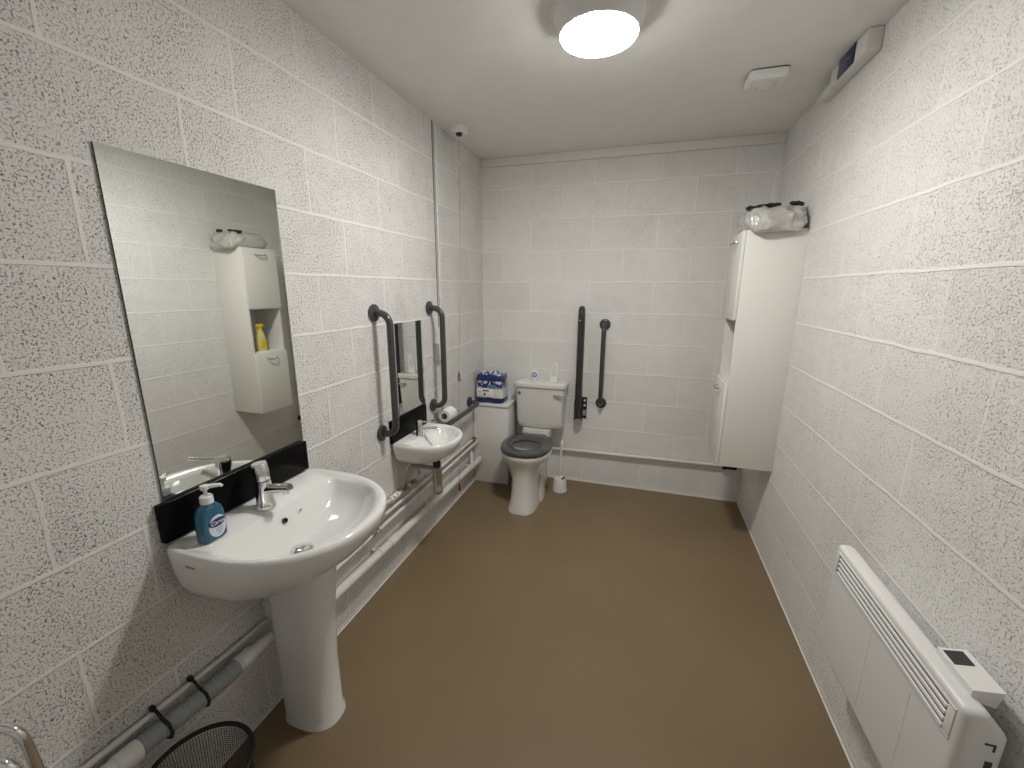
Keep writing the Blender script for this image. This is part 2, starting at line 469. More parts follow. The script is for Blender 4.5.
# ---------------------------------------------------------------- mirrors and splashbacks
def mirror(name, x, y0, y1, z0, z1, label):
    bm = BM(); box(bm, x, x + .005, y0, y1, z0, z1)
    bm.faces.ensure_lookup_table()
    for f in bm.faces:
        f.normal_update()
        f.material_index = 0 if f.normal.x > .5 else 1
    return single(name, bm, [M['mirror'], M['mirroredge']], label, 'mirror')
mirror('wall_mirror', .001, -2.482, -1.978, .968, 1.864, 'large frameless rectangular mirror on the left wall above the pedestal basin')
mirror('wall_mirror', .001, -1.297, -1.013, .862, 1.361, 'small frameless mirror on the left wall between two vertical grab rails')
single('splashback', box(BM(), .001, .022, -2.506, -1.980, .853, .966, .002),
       M['black'], 'wide glossy black splashback behind the pedestal basin, under the large mirror', 'splashback')
single('splashback', box(BM(), .001, .016, -1.402, -1.022, .737, .861, .002),
       M['black'], 'short glossy black splashback behind the small hand basin', 'splashback')

# ---------------------------------------------------------------- basins
def basin_ring(cy, xb, xc, xf, b, z, n=56, pf=2.25, pb=9.0, zf=0.0):
    """D shaped ring: squarish at the back (x=xb), round at the front (x=xf), widest at xc"""
    out = []
    for i in range(n):
        t = 2 * pi * i / n
        c, s = cos(t), sin(t)
        p = pf if c >= 0 else pb
        a = (xf - xc) if c >= 0 else (xc - xb)
        x = xc + a * math.copysign(abs(c) ** (2 / p), c)
        y = cy + b * math.copysign(abs(s) ** (2 / p), s)
        out.append(Vector((x, y, z + zf * (x / max(xf, 1e-3)))))
    return out

BY = -2.236
t = thing('pedestal_basin', 'white ceramic pedestal wash basin with a full pedestal under the large mirror', 'basin', (.001, BY, 0))
bm = BM()
R = lambda xb, xc, xf, b, z, **k: basin_ring(BY, xb, xc, xf, b, z, **k)
Q = lambda xb, xc, xf, b, z, dy, **k: basin_ring(BY + dy, xb, xc, xf, b, z, **k)
loft(bm, [
    R(.003, .10, .270, .150, .622, zf=.050), R(.003, .12, .335, .205, .640, zf=.048), R(.003, .14, .388, .243, .670, zf=.042), R(.003, .14, .428, .265, .717, zf=.028),
    R(.003, .15, .457, .276, .770, zf=.010), R(.003, .15, .473, .281, .812), R(.003, .15, .477, .2825, .832),
    R(.004, .15, .474, .280, .843), R(.008, .15, .466, .275, .847),
    R(.018, .15, .456, .268, .846), R(.030, .15, .444, .259, .840),
    # tap ledge at the back, then down into the bowl
    R(.128, .20, .434, .245, .836, pb=9), R(.135, .21, .426, .236, .828, pb=8), R(.150, .21, .410, .222, .798, pb=7),
    Q(.168, .22, .385, .195, .765, -.008, pb=6), Q(.190, .23, .350, .150, .742, -.022, pb=4), Q(.210, .24, .305, .090, .731, -.032, pb=2.4),
    Q(.218, .245, .272, .028, .727, -.035, pb=2.2), Q(.218, .245, .272, .028, .720, -.035, pb=2.2)], True, True)
bs = part('basin', bm, M['ceramic'], t, ang=50)
bm = BM()
def ped(xb, xf, hw, z):
    return basin_ring(BY + .022, xb, (xb + xf) / 2, xf, hw, z, pf=2.3, pb=3.6)
loft(bm, [ped(.060, .268, .079, 0), ped(.060, .267, .078, .010), ped(.060, .260, .072, .022), ped(.060, .261, .072, .25), ped(.060, .272, .077, .45), ped(.060, .290, .084, .60), ped(.060, .305, .090, .665)], True, False)
part('pedestal', bm, M['ceramic'], t, ang=50)
bm = BM(); lathe(bm, (.245, BY - .035, .7265), [(.034, 0), (.034, .004), (.030, .009), (.018, .013), (.001, .014)], n=36)
part('plug', bm, M['chrome'], t, 'domed chrome plug')
bm = BM()
ov = Vector((.1545, BY - .004, .798))
lathe(bm, ov - Vector((.006, 0, .003)), [(.0085, 0), (.0085, .0105), (.006, .0115), (.006, .004), (.001, .004)], ax=(.90, 0, .43), n=24)
part('overflow', bm, M['slot'], t, 'dark overflow hole')
bm = BM()
for k in range(3):
    a = k * pi / 3
    c = Vector((.157, BY + .062, .801)); d = Vector((0, cos(a), sin(a) * .9)) * .006
    tube(bm, [c - d, c + d], .0012, 6)
part('maker_mark', bm, M['greyprint'], t)
bm = BM()
for k in range(4):
    box(bm, .098 + k * .009, .104 + k * .009, BY - .2820, BY - .2800, .806, .811)
parts('maker_print', bm, M['greyprint'], t)

# mixer tap, large basin
TX, TY, TZ = .088, -2.243, .8405
t = thing('basin_tap', 'chrome single lever mixer tap on the pedestal basin', 'tap', (TX, TY, TZ))
bm = BM()
lathe(bm, (TX, TY, TZ), [(.031, 0), (.031, .005), (.029, .010), (.0265, .035), (.0235, .070), (.0220, .092)], n=32)
part('body', bm, M['chrome'], t)
bm = BM()
tube(bm, [(TX + .005, TY, TZ + .060), (TX + .05, TY + .003, TZ + .070), (TX + .100, TY + .006, TZ + .077)], .0145, 18, radii=[.018, .0165, .0145])
lathe(bm, (TX + .087, TY + .005, TZ + .070), [(.0105, 0), (.0105, -.012), (.008, -.012)], n=20)
part('spout', bm, M['chrome'], t)
bm = BM()
lathe(bm, (TX - .001, TY, TZ + .0935), [(.0225, 0), (.0235, .018), (.0240, .050), (.0215, .058), (.001, .059)], ax=(-.10, -.02, 1), n=32)
lev = part('lever_head', bm, M['chrome'], t)
bm = BM(); tube(bm, [(TX + .004, TY - .004, TZ + .144), (TX + .036, TY - .034, TZ + .153), (TX + .066, TY - .062, TZ + .162)], .004, 12, radii=[.006, .0045, .0045])
part('lever_rod', bm, M['chrome'], lev)

# soap bottle
SX, SY, SZ = .090, -2.428, .8372
t = thing('soap_bottle', 'blue hand soap pump bottle with a white pump on the pedestal basin', 'soap bottle', (SX, SY, SZ))
bm = BM()
def sb(hx, hy, z, p=3.2): return srect(SX, SY, hx, hy, SZ + z, n=40, p=p)
loft(bm, [sb(.018, .032, .001), sb(.022, .037, .006), sb(.022, .038, .05), sb(.021, .036, .082, 3), sb(.019, .032, .096, 2.8), sb(.015, .022, .106, 2.4), sb(.0125, .0135, .110, 2), sb(.0125, .0125, .116, 2)])
part('bottle', bm, M['blue'], t)
bm = BM(); lathe(bm, (SX, SY, SZ + .112), [(.0160, 0), (.0165, .002), (.0165, .020), (.014, .0225), (.006, .023)], n=28)
part('collar', bm, M['white'], t, 'white pump collar')
bm = BM()
lathe(bm, (SX, SY, SZ + .135), [(.0045, 0), (.0045, .016), (.010, .018), (.0115, .024), (.010, .030), (.004, .032)], n=20)
dv = Vector((.70, .72, 0)).normalized()
c0 = Vector((SX, SY, SZ + .160))
tube(bm, [c0 - dv * .010, c0 + dv * .018, c0 + dv * .036 + Vector((0, 0, -.001)), c0 + dv * .041 + Vector((0, 0, -.006))], .0055, 12, radii=[.007, .0062, .005, .004])
part('pump', bm, M['white'], t, 'white pump head')
# label, curved to the bottle face
bm = BM()
def face_x(y, z): return SX + .0220 * (1 - min(1, abs((y - SY) / .038)) ** 3.2) ** (1 / 3.2)
def patch(bm, cy, cz, ry, rz, off, n=28, rings=5):
    c = bm.verts.new((face_x(cy, cz) + off, cy, cz)); prev = None
    for k in range(1, rings + 1):
        cur = []
        for i in range(n):
            a = 2 * pi * i / n
            y = cy + ry * cos(a) * k / rings; z = cz + rz * sin(a) * k / rings
            cur.append(bm.verts.new((face_x(y, z) + off, y, z)))
        for i in range(n):
            j = (i + 1) % n
            if prev is None: bm.faces.new((c, cur[i], cur[j]))
            else: bm.faces.new((prev[i], cur[i], cur[j], prev[j]))
        prev = cur
patch(bm, SY + .004, SZ + .043, .026, .033, .0006)
lb = part('label', bm, M['lilac'], t, 'pale oval front label')
bm = BM(); patch(bm, SY + .004, SZ + .054, .0255, .0125, .0011)
part('label_band', bm, M['navy'], lb, 'dark blue oval with white lettering')
rotx = Matrix(((0, 0, 1), (1, 0, 0), (0, 1, 0)))           # text in the y-z plane, facing +x
lettering('label_lettering', 'Carex', .0170, (face_x(SY + .004, 0) + .0016, SY + .004, SZ + .054), rotx, M['white'], lb, ext=.0003, shear=.2)
bm = BM()
for k, wd in enumerate((.020, .016, .011)):
    z = SZ + .034 - k * .0075
    box(bm, face_x(SY + .006, z) + .0008, face_x(SY + .006, z) + .0014, SY + .006 - wd / 2, SY + .006 + wd / 2, z, z + .0024)
parts('label_print', bm, M['greyprint'], lb)

# small hand basin
HY = -1.206
t = thing('hand_basin', 'small white ceramic hand basin on the left wall between the grab rails', 'basin', (.001, HY, .60))
bm = BM()
R = lambda xb, xc, xf, b, z, **k: basin_ring(HY, xb, xc, xf, b, z, **k)
loft(bm, [
    R(.002, .09, .190, .125, .612), R(.002, .10, .245, .162, .628), R(.002, .10, .285, .184, .660), R(.002, .10, .303, .195, .698), R(.002, .10, .310, .199, .722),
    R(.003, .10, .307, .197, .734), R(.006, .10, .299, .192, .738), R(.014, .10, .290, .186, .736),
    R(.088, .13, .278, .176, .734, pb=6), R(.094, .14, .272, .170, .726, pb=5.5), R(.104, .14, .258, .155, .700, pb=5),
    R(.118, .15, .236, .128, .672, pb=4), R(.140, .16, .205, .080, .655, pb=3), R(.155, .168, .182, .022, .650, pb=2.2), R(.155, .168, .182, .022, .645, pb=2.2)])
part('bowl', bm, M['ceramic'], t, ang=50)
bm = BM(); lathe(bm, (.168, HY, .6495), [(.024, 0), (.024, .003), (.018, .007), (.001, .008)], n=28)
part('plug', bm, M['chrome'], t)
bm = BM(); box(bm, .002, .020, HY - .196, HY - .150, .50, .705, .006); 
# bottle trap
bm2 = BM(); lathe(bm2, (.168, HY, .630), [(.019, 0), (.019, -.030), (.022, -.032), (.022, -.080), (.019, -.082)], n=28)
bm.free()
cl = part('trap_collar', bm2, M['blackmat'], t, 'black collar above the trap')
bm = BM(); lathe(bm, (.168, HY, .550), [(.023, 0), (.028, -.004), (.028, -.024), (.026, -.027), (.026, -.130), (.028, -.134), (.028, -.158), (.020, -.166), (.001, -.167)], n=28)
tube(bm, [(.168, HY, .535), (.10, HY + .01, .535), (.004, HY + .012, .535)], .014, 14)
part('bottle_trap', bm, M['chromedull'], t, 'chrome bottle trap')
bm = BM(); tube(bm, [(.062, HY - .055, .655), (.050, HY - .085, .60), (.040, HY - .120, .565), (.033, HY - .125, .50), (.032, HY - .118, .455)], .007, 10)
part('flexible_hose', bm, M['chromedull'], t, 'braided supply hose')
bm = BM(); tube(bm, [(.062, HY + .02, .655), (.045, HY + .02, .60), (.032, HY + .03, .53), (.032, HY + .03, .47)], .007, 10)
part('flexible_hose', bm, M['chromedull'], t)

t = thing('basin_tap', 'small chrome mixer tap on the hand basin', 'tap', (.076, -1.222, .7345))
TX, TY, TZ = .076, -1.222, .7345
bm = BM(); lathe(bm, (TX, TY, TZ), [(.023, 0), (.023, .004), (.020, .010), (.0175, .050), (.0165, .062)], n=28)
part('body', bm, M['chrome'], t)
bm = BM(); tube(bm, [(TX + .004, TY + .002, TZ + .034), (TX + .05, TY + .012, TZ + .040), (TX + .098, TY + .024, TZ + .044), (TX + .106, TY + .026, TZ + .036)], .010, 14, radii=[.012, .0105, .0095, .009])
part('spout', bm, M['chrome'], t)
bm = BM(); lathe(bm, (TX, TY, TZ + .063), [(.0175, 0), (.018, .020), (.016, .026), (.001, .027)], ax=(-.08, 0, 1), n=28)
lev = part('lever_head', bm, M['chrome'], t)
bm = BM(); tube(bm, [(TX + .004, TY + .001, TZ + .080), (TX + .05, TY + .010, TZ + .082), (TX + .095, TY + .019, TZ + .081)], .0035, 10)
part('lever_rod', bm, M['chrome'], lev)

# ---------------------------------------------------------------- grab rails (built once on the left wall, then copied)
def grab_rail(loc, L, label):
    x, y, z = loc
    t = thing('grab_rail', label, 'grab rail', loc, 'dark grey grab rails')
    so, r, br = .088, .0168, .058
    pts = [(x + .004, y, z), (x + so - br, y, z)]
    pts += arc((x + so - br, y, z + br), br, -pi / 2, 0, (1, 0, 0), (0, 0, 1), 10)[1:]
    pts += [(x + so, y, z + L * .5)]
    pts += arc((x + so - br, y, z + L - br), br, 0, pi / 2, (1, 0, 0), (0, 0, 1), 10)
    pts += [(x + .004, y, z + L)]
    bm = BM(); tube(bm, pts, r, 18); part('bar', bm, M['rail'], t)
    for zz in (z, z + L):
        bm = BM(); lathe(bm, (x + .001, y, zz), [(.039, 0), (.041, .003), (.040, .010), (.034, .014), (.0175, .016)], ax=(1, 0, 0), n=36)
        f = part('flange', bm, M['rail'], t)
        bm = BM()
        for k in range(3):
            a = k * 2 * pi / 3 + .5
            lathe(bm, (x + .013, y + .027 * cos(a), zz + .027 * sin(a)), [(.0045, 0), (.0045, .0025), (.002, .003)], ax=(1, 0, 0), n=10)
        parts('screw', bm, M['railblack'], f)
    return t
g0 = grab_rail((0, -1.468, .822), .604, 'dark grey vertical grab rail on the left wall, left of the small mirror')
dup(g0, (0, -.917, .822), (0, 0, 0), 'dark grey vertical grab rail on the left wall, right of the small mirror')
dup(g0, (.968, 0, .680), (0, 0, -pi / 2), 'dark grey vertical grab rail on the back wall, right of the fold-up arm')
dup(g0, (0, -.938, .690), (-pi / 2, 0, 0), 'dark grey horizontal grab rail on the left wall beside the toilet')

# fold-up support arm on the back wall
DX = .803
t = thing('support_arm', 'black fold-up support arm raised upright on the back wall, right of the cistern', 'support arm', (DX, 0, .54))
bm = BM(); box(bm, DX - .030, DX + .058, -.012, -.0003, .545, .715, .004)
pl = part('wall_plate', bm, M['railblack'], t)
bm = BM()
for z in (.690, .650): lathe(bm, (DX + .041, -.012, z), [(.0085, 0), (.0085, .004), (.005, .006)], ax=(0, -1, 0), n=16)
parts('bolt', bm, M['white'], pl, 'white bolt cap')
bm = BM(); box(bm, DX + .006, DX + .052, -.0145, -.0118, .565, .612, .001)
part('rating_label', bm, M['greyprint'], pl, 'grey sticker')
bm = BM(); box(bm, DX - .030, DX - .020, -.085, -.010, .545, .700, .003); box(bm, DX + .024, DX + .032, -.085, -.010, .545, .640, .003)
parts('hinge_bracket', bm, M['railblack'], t)
bm = BM()
yf, yb, zt = -.105, -.048, 1.352
pts = [(DX, yb, .60), (DX, yb, .9), (DX, yb, zt)] + arc((DX, (yf + yb) / 2, zt), abs(yf - yb) / 2, 0, pi, (0, 1, 0), (0, 0, 1.6), 12)[1:] + [(DX, yf, .9), (DX, yf, .57)]
rings = []
tube(bm, pts, .0225, 18)
part('arm_loop', bm, M['armgrey'], t)
bm = BM(); tube(bm, [(DX - .026, -.065, .575), (DX + .030, -.065, .575)], .014, 16)
part('pivot_pin', bm, M['railblack'], t)
bm = BM(); lathe(bm, (DX - .004, yf - .020, zt - .035), [(.004, 0), (.004, .004), (.002, .005)], ax=(0, -1, 0), n=12)
part('end_screw', bm, M['white'], t, 'small pale screw near the top')

# ---------------------------------------------------------------- toilet
QX = .494
t = thing('toilet', 'white close-coupled toilet with a dark grey seat against the back wall', 'toilet', (QX, -.40, 0))
def ell(hx, y0, y1, z, p=2.4, n=48):
    cy, hy = (y0 + y1) / 2, (y1 - y0) / 2
    return srect(QX, cy, hx, hy, z, n, p)
bm = BM()
loft(bm, [ell(.106, -.662, -.18, 0, 3.4), ell(.105, -.660, -.18, .018, 3.4), ell(.098, -.646, -.18, .05, 3.0), ell(.093, -.626, -.18, .14, 2.8), ell(.097, -.618, -.18, .22, 2.6),
          ell(.128, -.620, -.18, .29, 2.4), ell(.160, -.638, -.19, .335, 2.3), ell(.176, -.652, -.20, .365, 2.3), ell(.181, -.658, -.205, .385, 2.3), ell(.180, -.657, -.206, .398, 2.3), ell(.173, -.650, -.212, .403, 2.3),
          ell(.135, -.605, -.262, .402, 2.2), ell(.128, -.597, -.269, .390, 2.2), ell(.118, -.580, -.280, .33, 2.1), ell(.095, -.56, -.32, .27, 2), ell(.06, -.50, -.36, .235, 2), ell(.02, -.45, -.41, .22, 2)])
# rear shelf and trapway
loft(bm, [srect(QX, -.115, .105, .108, .345, 40, 6), srect(QX, -.118, .112, .113, .40, 40, 6), srect(QX + .008, -.112, .112, .105, .460, 40, 6)])
loft(bm, [srect(QX, -.16, .085, .15, .001, 32, 4), srect(QX, -.16, .080, .145, .06, 32, 4), srect(QX, -.15, .070, .135, .20, 32, 4), srect(QX, -.13, .095, .12, .36, 32, 4)])
# wider foot either side at the rear
loft(bm, [srect(QX, -.36, .118, .13, 0.0, 32, 3), srect(QX, -.36, .115, .128, .045, 32, 3), srect(QX, -.34, .10, .11, .12, 32, 3), srect(QX, -.33, .082, .09, .17, 32, 3)])
for v in bm.verts: v.co.z *= 1.045
part('pan', bm, M['ceramic2'], t, ang=50)
bm = BM(); loft(bm, [ell(.088, -.548, -.328, .262, 2), ell(.086, -.546, -.330, .263, 2)]); [setattr(v.co, 'z', v.co.z * 1.045) for v in bm.verts]; part('water', bm, M['water'], t)
bm = BM()
def cis(hx, y0, z, p=7): return srect(QX + .026, (y0 - .012) / 2, hx, (-.012 - y0) / 2, z, 48, p)
loft(bm, [cis(.160, -.178, .482), cis(.174, -.192, .494), cis(.179, -.197, .53), cis(.187, -.203, .70), cis(.191, -.206, .806)])
part('cistern', bm, M['ceramic2'], t, ang=50)
bm = BM()
loft(bm, [cis(.192, -.208, .8065), cis(.201, -.217, .811), cis(.203, -.219, .822), cis(.201, -.217, .838), cis(.193, -.209, .843)])
part('cistern_lid', bm, M['ceramic2'], t, ang=50)
bm = BM()
def st(o, i, z0, z1):                                     # seat ring
    pass
def sring(k, z, n=64):
    # k 0 outer .. 1 inner
    o = ell(.183, -.662, -.210, z, 2.35, n); i = ell(.108, -.554, -.345, z, 2.15, n)
    return [a.lerp(b, k) for a, b in zip(o, i)]
prof = [(0.03, .406), (0.0, .411), (0.0, .422), (.04, .430), (.25, .4345), (.6, .4335), (.9, .428), (1.0, .420), (.98, .408), (.9, .406)]
rg = [sring(k, z) for k, z in prof]
vr = loft(bm, rg, False, False)
n = len(vr[0])
for i in range(n):
    j = (i + 1) % n
    bm.faces.new((vr[-1][i], vr[-1][j], vr[0][j], vr[0][i]))
box(bm, QX - .085, QX - .050, -.242, -.2205, .409, .428, .004); box(bm, QX + .050, QX + .085, -.242, -.2205, .409, .428, .004)
for v in bm.verts: v.co.z += .019
se = part('seat', bm, M['seat'], t, 'dark grey toilet seat without a lid', ang=50)
bm = BM()
for sx in (-.068, .068): tube(bm, [(QX + sx - .022, -.229, .424), (QX + sx + .022, -.229, .424)], .009, 14)
for v in bm.verts: v.co.z += .019
parts('hinge', bm, M['seat'], se)
bm = BM()
lathe(bm, (QX + .150, -.204, .765), [(.011, 0), (.013, .003), (.012, .010), (.006, .012)], ax=(0, -1, 0), n=20)
tube(bm, [(QX + .150, -.216, .765), (QX + .172, -.222, .763), (QX + .228, -.224, .755)], .006, 12, radii=[.008, .007, .0055])
part('flush_lever', bm, M['chrome'], t, 'chrome flush lever')
bm = BM(); lathe(bm, (QX - .128, -.2035, .765), [(.012, 0), (.013, .003), (.010, .006), (.001, .007)], ax=(0, -1, 0), n=20)
part('blanking_plug', bm, M['chromedull'], t, 'dark metal blanking plug')

# on the cistern lid
t = thing('air_freshener', 'small white air freshener with a blue oval on the left of the cistern lid', 'air freshener', (.470, -.13, .8435))
AX, AY, AZ = .466, -.13, .8435
bm = BM(); loft(bm, [srect(AX, AY, .014, .013, AZ, 28, 2.4), srect(AX, AY, .012, .012, AZ + .010, 28, 2.4), srect(AX, AY, .018, .012, AZ + .018, 28, 2.4), srect(AX, AY, .031, .014, AZ + .045, 28, 2.2), srect(AX, AY, .029, .014, AZ + .068, 28, 2.2), srect(AX, AY, .016, .010, AZ + .084, 28, 2.2), srect(AX, AY, .003, .004, AZ + .088, 28, 2)])
part('case', bm, M['white'], t)
bm = BM(); loft(bm, [circle((AX + .002, AY - .0105, AZ + .052), .021, (0, -1, 0), 28), circle((AX + .002, AY - .0165, AZ + .052), .019, (0, -1, 0), 28)])
gl = part('gel', bm, M['gelblue'], t, 'blue oval front')
bm = BM(); loft(bm, [circle((AX + .004, AY - .0165, AZ + .054), .009, (0, -1, 0), 20), circle((AX + .004, AY - .0172, AZ + .054), .008, (0, -1, 0), 20)])
part('window', bm, M['lilac'], gl)

t = thing('air_freshener', 'tall white slotted air freshener on the right of the cistern lid', 'air freshener', (.612, -.12, .8435))
AX, AY, AZ = .612, -.12, .8435
bm = BM()
def fr(hx, z, y=0, d=.016): return srect(AX + z * .10, AY + y, hx, d, AZ + z, 32, 4)
loft(bm, [fr(.033, 0), fr(.033, .030), fr(.032, .036, 0, .013), fr(.031, .10, 0, .012), fr(.026, .140, 0, .011), fr(.016, .152, 0, .010)])
part('case', bm, M['white'], t)
bm = BM()
for k in (-1, 0, 1): 
    box(bm, AX + .007 + k * .012 - .0042, AX + .007 + k * .012 + .0042, AY - .0145, AY - .0105, AZ + .046, AZ + .122 - abs(k) * .008, .001)
parts('slot', bm, M['offwhite'], t, 'grey slot')

# boxing-in beside the toilet with the pack on it
t = thing('pipe_boxing', 'white boxed-in pipe cover in the back left corner beside the toilet', 'boxing', (.13, -.12, 0))
bm = BM(); box(bm, .003, .288, -.254, -.002, .003, .646, .002)
part('panel', bm, M['trimpaint'], t)
bm = BM(); box(bm, .002, .296, -.264, -.002, .646, .668, .004)
part('lid', bm, M['white'], t)

PX, PY, PZ = .130, -.165, .6685
t = thing('toilet_roll_pack', 'blue and white plastic pack of toilet rolls on the boxing beside the cistern', 'toilet rolls', (PX, PY, PZ))
def pk(hx, hy, z, p=5, jit=0.0, dx=0):
    out = srect(PX + dx, PY, hx, hy, PZ + z, 64, p)
    for v in out:
        q = noise.noise_vector(v * 28) * jit
        v += q
    return out
def lobes(ring, amt):                                     # two rolls wide: a dimple between them
    for v in ring:
        d = (v.x - PX) / .11
        v.y += amt * math.exp(-(d / .12) ** 2) * (1 if v.y < PY else -1)
    return ring
bm = BM(); loft(bm, [lobes(pk(.108, .080, .001, 5, .001), .010), lobes(pk(.114, .085, .006, 5, .002), .014), lobes(pk(.115, .086, .042, 5, .002), .014)], True, False)
part('printed_base', bm, M['packblue'], t, 'dark blue printed band at the bottom')
bm = BM(); loft(bm, [lobes(pk(.115, .086, .042, 5, .002), .014), lobes(pk(.114, .086, .08, 5, .003), .014), lobes(pk(.113, .085, .118, 5, .003), .014)], False, False)
part('clear_side', bm, M['packfilm'], t, 'clear film showing white rolls')
bm = BM(); loft(bm, [lobes(pk(.113, .085, .118, 5, .003), .014), lobes(pk(.112, .084, .150, 5, .005), .014), lobes(pk(.111, .083, .175, 5, .007), .012)], False, False)
part('printed_side', bm, M['packprint'], t, 'crumpled film printed blue and teal')
bm = BM(); loft(bm, [lobes(pk(.111, .083, .175, 5, .007), .012), lobes(pk(.109, .080, .200, 5, .011), .010), lobes(pk(.106, .072, .218, 5, .014), .008)], False, False)
part('printed_top', bm, M['packblue'], t, 'crumpled dark blue band at the top')
bm = BM(); loft(bm, [lobes(pk(.106, .072, .218, 5, .014), .008), pk(.098, .050, .234, 5, .018), pk(.085, .026, .228, 4, .016), pk(.05, .008, .240, 3, .014)], False, True)
part('top_film', bm, M['packprint'], t, 'crumpled printed film top')
bm = BM(); box(bm, PX - .095, PX + .045, PY - .0905, PY - .0865, PZ + .050, PZ + .118, .001)
lb = part('front_label', bm, M['paper'], t, 'white label with small dark print')
bm = BM()
box(bm, PX - .045, PX + .005, PY - .0915, PY - .0903, PZ + .096, PZ + .106); box(bm, PX - .036, PX - .022, PY - .0915, PY - .0903, PZ + .064, PZ + .082)
box(bm, PX - .080, PX - .060, PY - .0915, PY - .0903, PZ + .090, PZ + .093)
parts('label_print', bm, M['print'], lb)
bm = BM(); box(bm, PX + .050, PX + .085, PY - .0905, PY - .0865, PZ + .050, PZ + .110, .001)
part('side_label', bm, M['cream'], t, 'cream coloured label')
bm = BM(); box(bm, PX + .000, PX + .060, PY - .0915, PY - .0870, PZ + .120, PZ + .150, .001)
part('teal_print', bm, M['packteal'], t)

# toilet roll on a wall holder
t = thing('toilet_roll_holder', 'small chrome wall holder carrying the loose toilet roll by the hand basin', 'holder', (.001, -.788, .732))
bm = BM(); lathe(bm, (.001, -.788, .752), [(.020, 0), (.020, .004), (.008, .006), (.0065, .076)], ax=(1, 0, 0), n=20)
tube(bm, [(.072, -.788, .752), (.072, -.905, .752)], .0065, 12)
part('arm', bm, M['chromedull'], t)
bm = BM()
Rr, ri, y0, y1 = .0425, .020, -.900, -.798
c = Vector((.072, 0, .7485))
loft(bm, [[p for p in circle((c.x, y, c.z), r, (0, 1, 0), 40)] for y, r in ((y0, ri), (y0, Rr - .004), (y0 + .004, Rr), (y1 - .004, Rr), (y1, Rr - .004), (y1, ri))], False, False)
t2 = thing('toilet_roll', 'loose white toilet roll on the wall holder above the horizontal rail', 'toilet roll', (c.x, y0, c.z - Rr))
part('paper', bm, M['paper'], t2)
bm = BM(); loft(bm, [circle((c.x, y, c.z), r, (0, 1, 0), 32) for y, r in ((y0, .0196), (y1, .0196), (y1, .0182), (y0, .0182), (y0, .0196))], False, False)
part('cardboard_core', bm, M['cardboard'], t2, 'brown cardboard core')

# toilet brush
UX, UY = .703, -.215
t = thing('toilet_brush', 'white toilet brush in a white tapered pot on the floor right of the toilet', 'toilet brush', (UX, UY, 0))
bm = BM(); lathe(bm, (UX, UY, 0), [(.050, 0), (.056, .004), (.055, .012), (.046, .100), (.043, .108), (.030, .112), (.026, .106), (.001, .106)], n=40)
pt = part('pot', bm, M['white'], t)
bm = BM(); loft(bm, [[Vector((UX, UY, .1085)) + Vector((cos(a) * r, sin(a) * r, 0)) for a in [(-1.1 + 1.5 * i / 12) for i in range(13)]] for r in (.024, .041)], False, False, closed=False)
for v in list(bm.verts): v.co.z += .0038 if (v.co - Vector((UX, UY, .1085))).length < .03 else .0018
ex = bmesh.ops.extrude_face_region(bm, geom=list(bm.faces))
for v in [e for e in ex['geom'] if isinstance(e, bmesh.types.BMVert)]: v.co.z += .002
part('opening', bm, M['slot'], pt, 'dark opening in the pot lid')
bm = BM(); tube(bm, [(UX - .004, UY, .106), (UX - .002, UY, .22), (UX + .002, UY, .30), (UX + .006, UY, .372), (UX + .008, UY, .400), (UX + .009, UY, .412)], .006, 14, radii=[.0065, .006, .007, .0105, .0115, .006])
part('handle', bm, M['white'], t)

# ---------------------------------------------------------------- tall cabinet on the right wall
CY0, CY1, CX0, CX1, CZ0, CZ1 = -.655, -.345, 1.700, W - .0004, .530, 1.842
t = thing('tall_cabinet', 'tall narrow white wall cabinet with an open middle shelf on the right wall', 'cabinet', (CX1, -.5, CZ0))
xd = CX0 + .017; th = .016
bm = BM(); box(bm, xd, CX1, CY0, CY0 + th, CZ0, CZ1, .001); box(bm, xd, CX1, CY1 - th, CY1, CZ0, CZ1, .001)
for z in (CZ0, 1.012, 1.370, CZ1 - th): box(bm, xd, CX1, CY0 + th, CY1 - th, z, z + th, .0005)
box(bm, CX1 - .006, CX1, CY0 + th, CY1 - th, CZ0 + th, CZ1 - th)
part('carcass', bm, M['melamine'], t)
for name, z0, z1, lab in (('door', 1.378, CZ1 - .002, 'upper door'), ('door', CZ0, 1.020, 'lower door')):
    bm = BM(); box(bm, CX0, xd - .0015, CY0 + .001, CY1 - .001, z0, z1, .0015)
    d = part(name, bm, M['melamine'], t, lab)
    zc = z1 - .045
    bm = BM()
    pts = [(CX0 + .002, -.5 - .048, zc)] + [(CX0 - .026 * sin(pi * k / 12) ** .6, -.5 - .048 * cos(pi * k / 12), zc - .010 * sin(pi * k / 12)) for k in range(1, 12)] + [(CX0 + .002, -.5 + .048, zc)]
    tube(bm, pts, .0048, 10)
    part('handle', bm, M['chromedull'], d, 'chrome bow handle')

SXb, SYb, SZb = 1.79, -.505, 1.0285
t = thing('spray_bottle', 'yellow trigger spray bottle on the open shelf of the tall cabinet', 'spray bottle', (SXb, SYb, SZb))
bm = BM(); loft(bm, [srect(SXb, SYb, .026, .036, SZb, 32, 3), srect(SXb, SYb, .028, .038, SZb + .01, 32, 3), srect(SXb, SYb, .027, .037, SZb + .10, 32, 3), srect(SXb, SYb, .022, .026, SZb + .145, 32, 2.4), srect(SXb, SYb, .014, .014, SZb + .175, 32, 2)])
part('bottle', bm, M['yellowpale'], t)
bm = BM(); box(bm, SXb - .0290, SXb - .0276, SYb - .026, SYb + .026, SZb + .025, SZb + .090, .0005); part('label', bm, M['yellow'], t)
bm = BM(); lathe(bm, (SXb, SYb, SZb + .172), [(.016, 0), (.016, .020), (.012, .022)], n=24)
box(bm, SXb - .012, SXb + .012, SYb - .035, SYb + .030, SZb + .193, SZb + .222, .006)
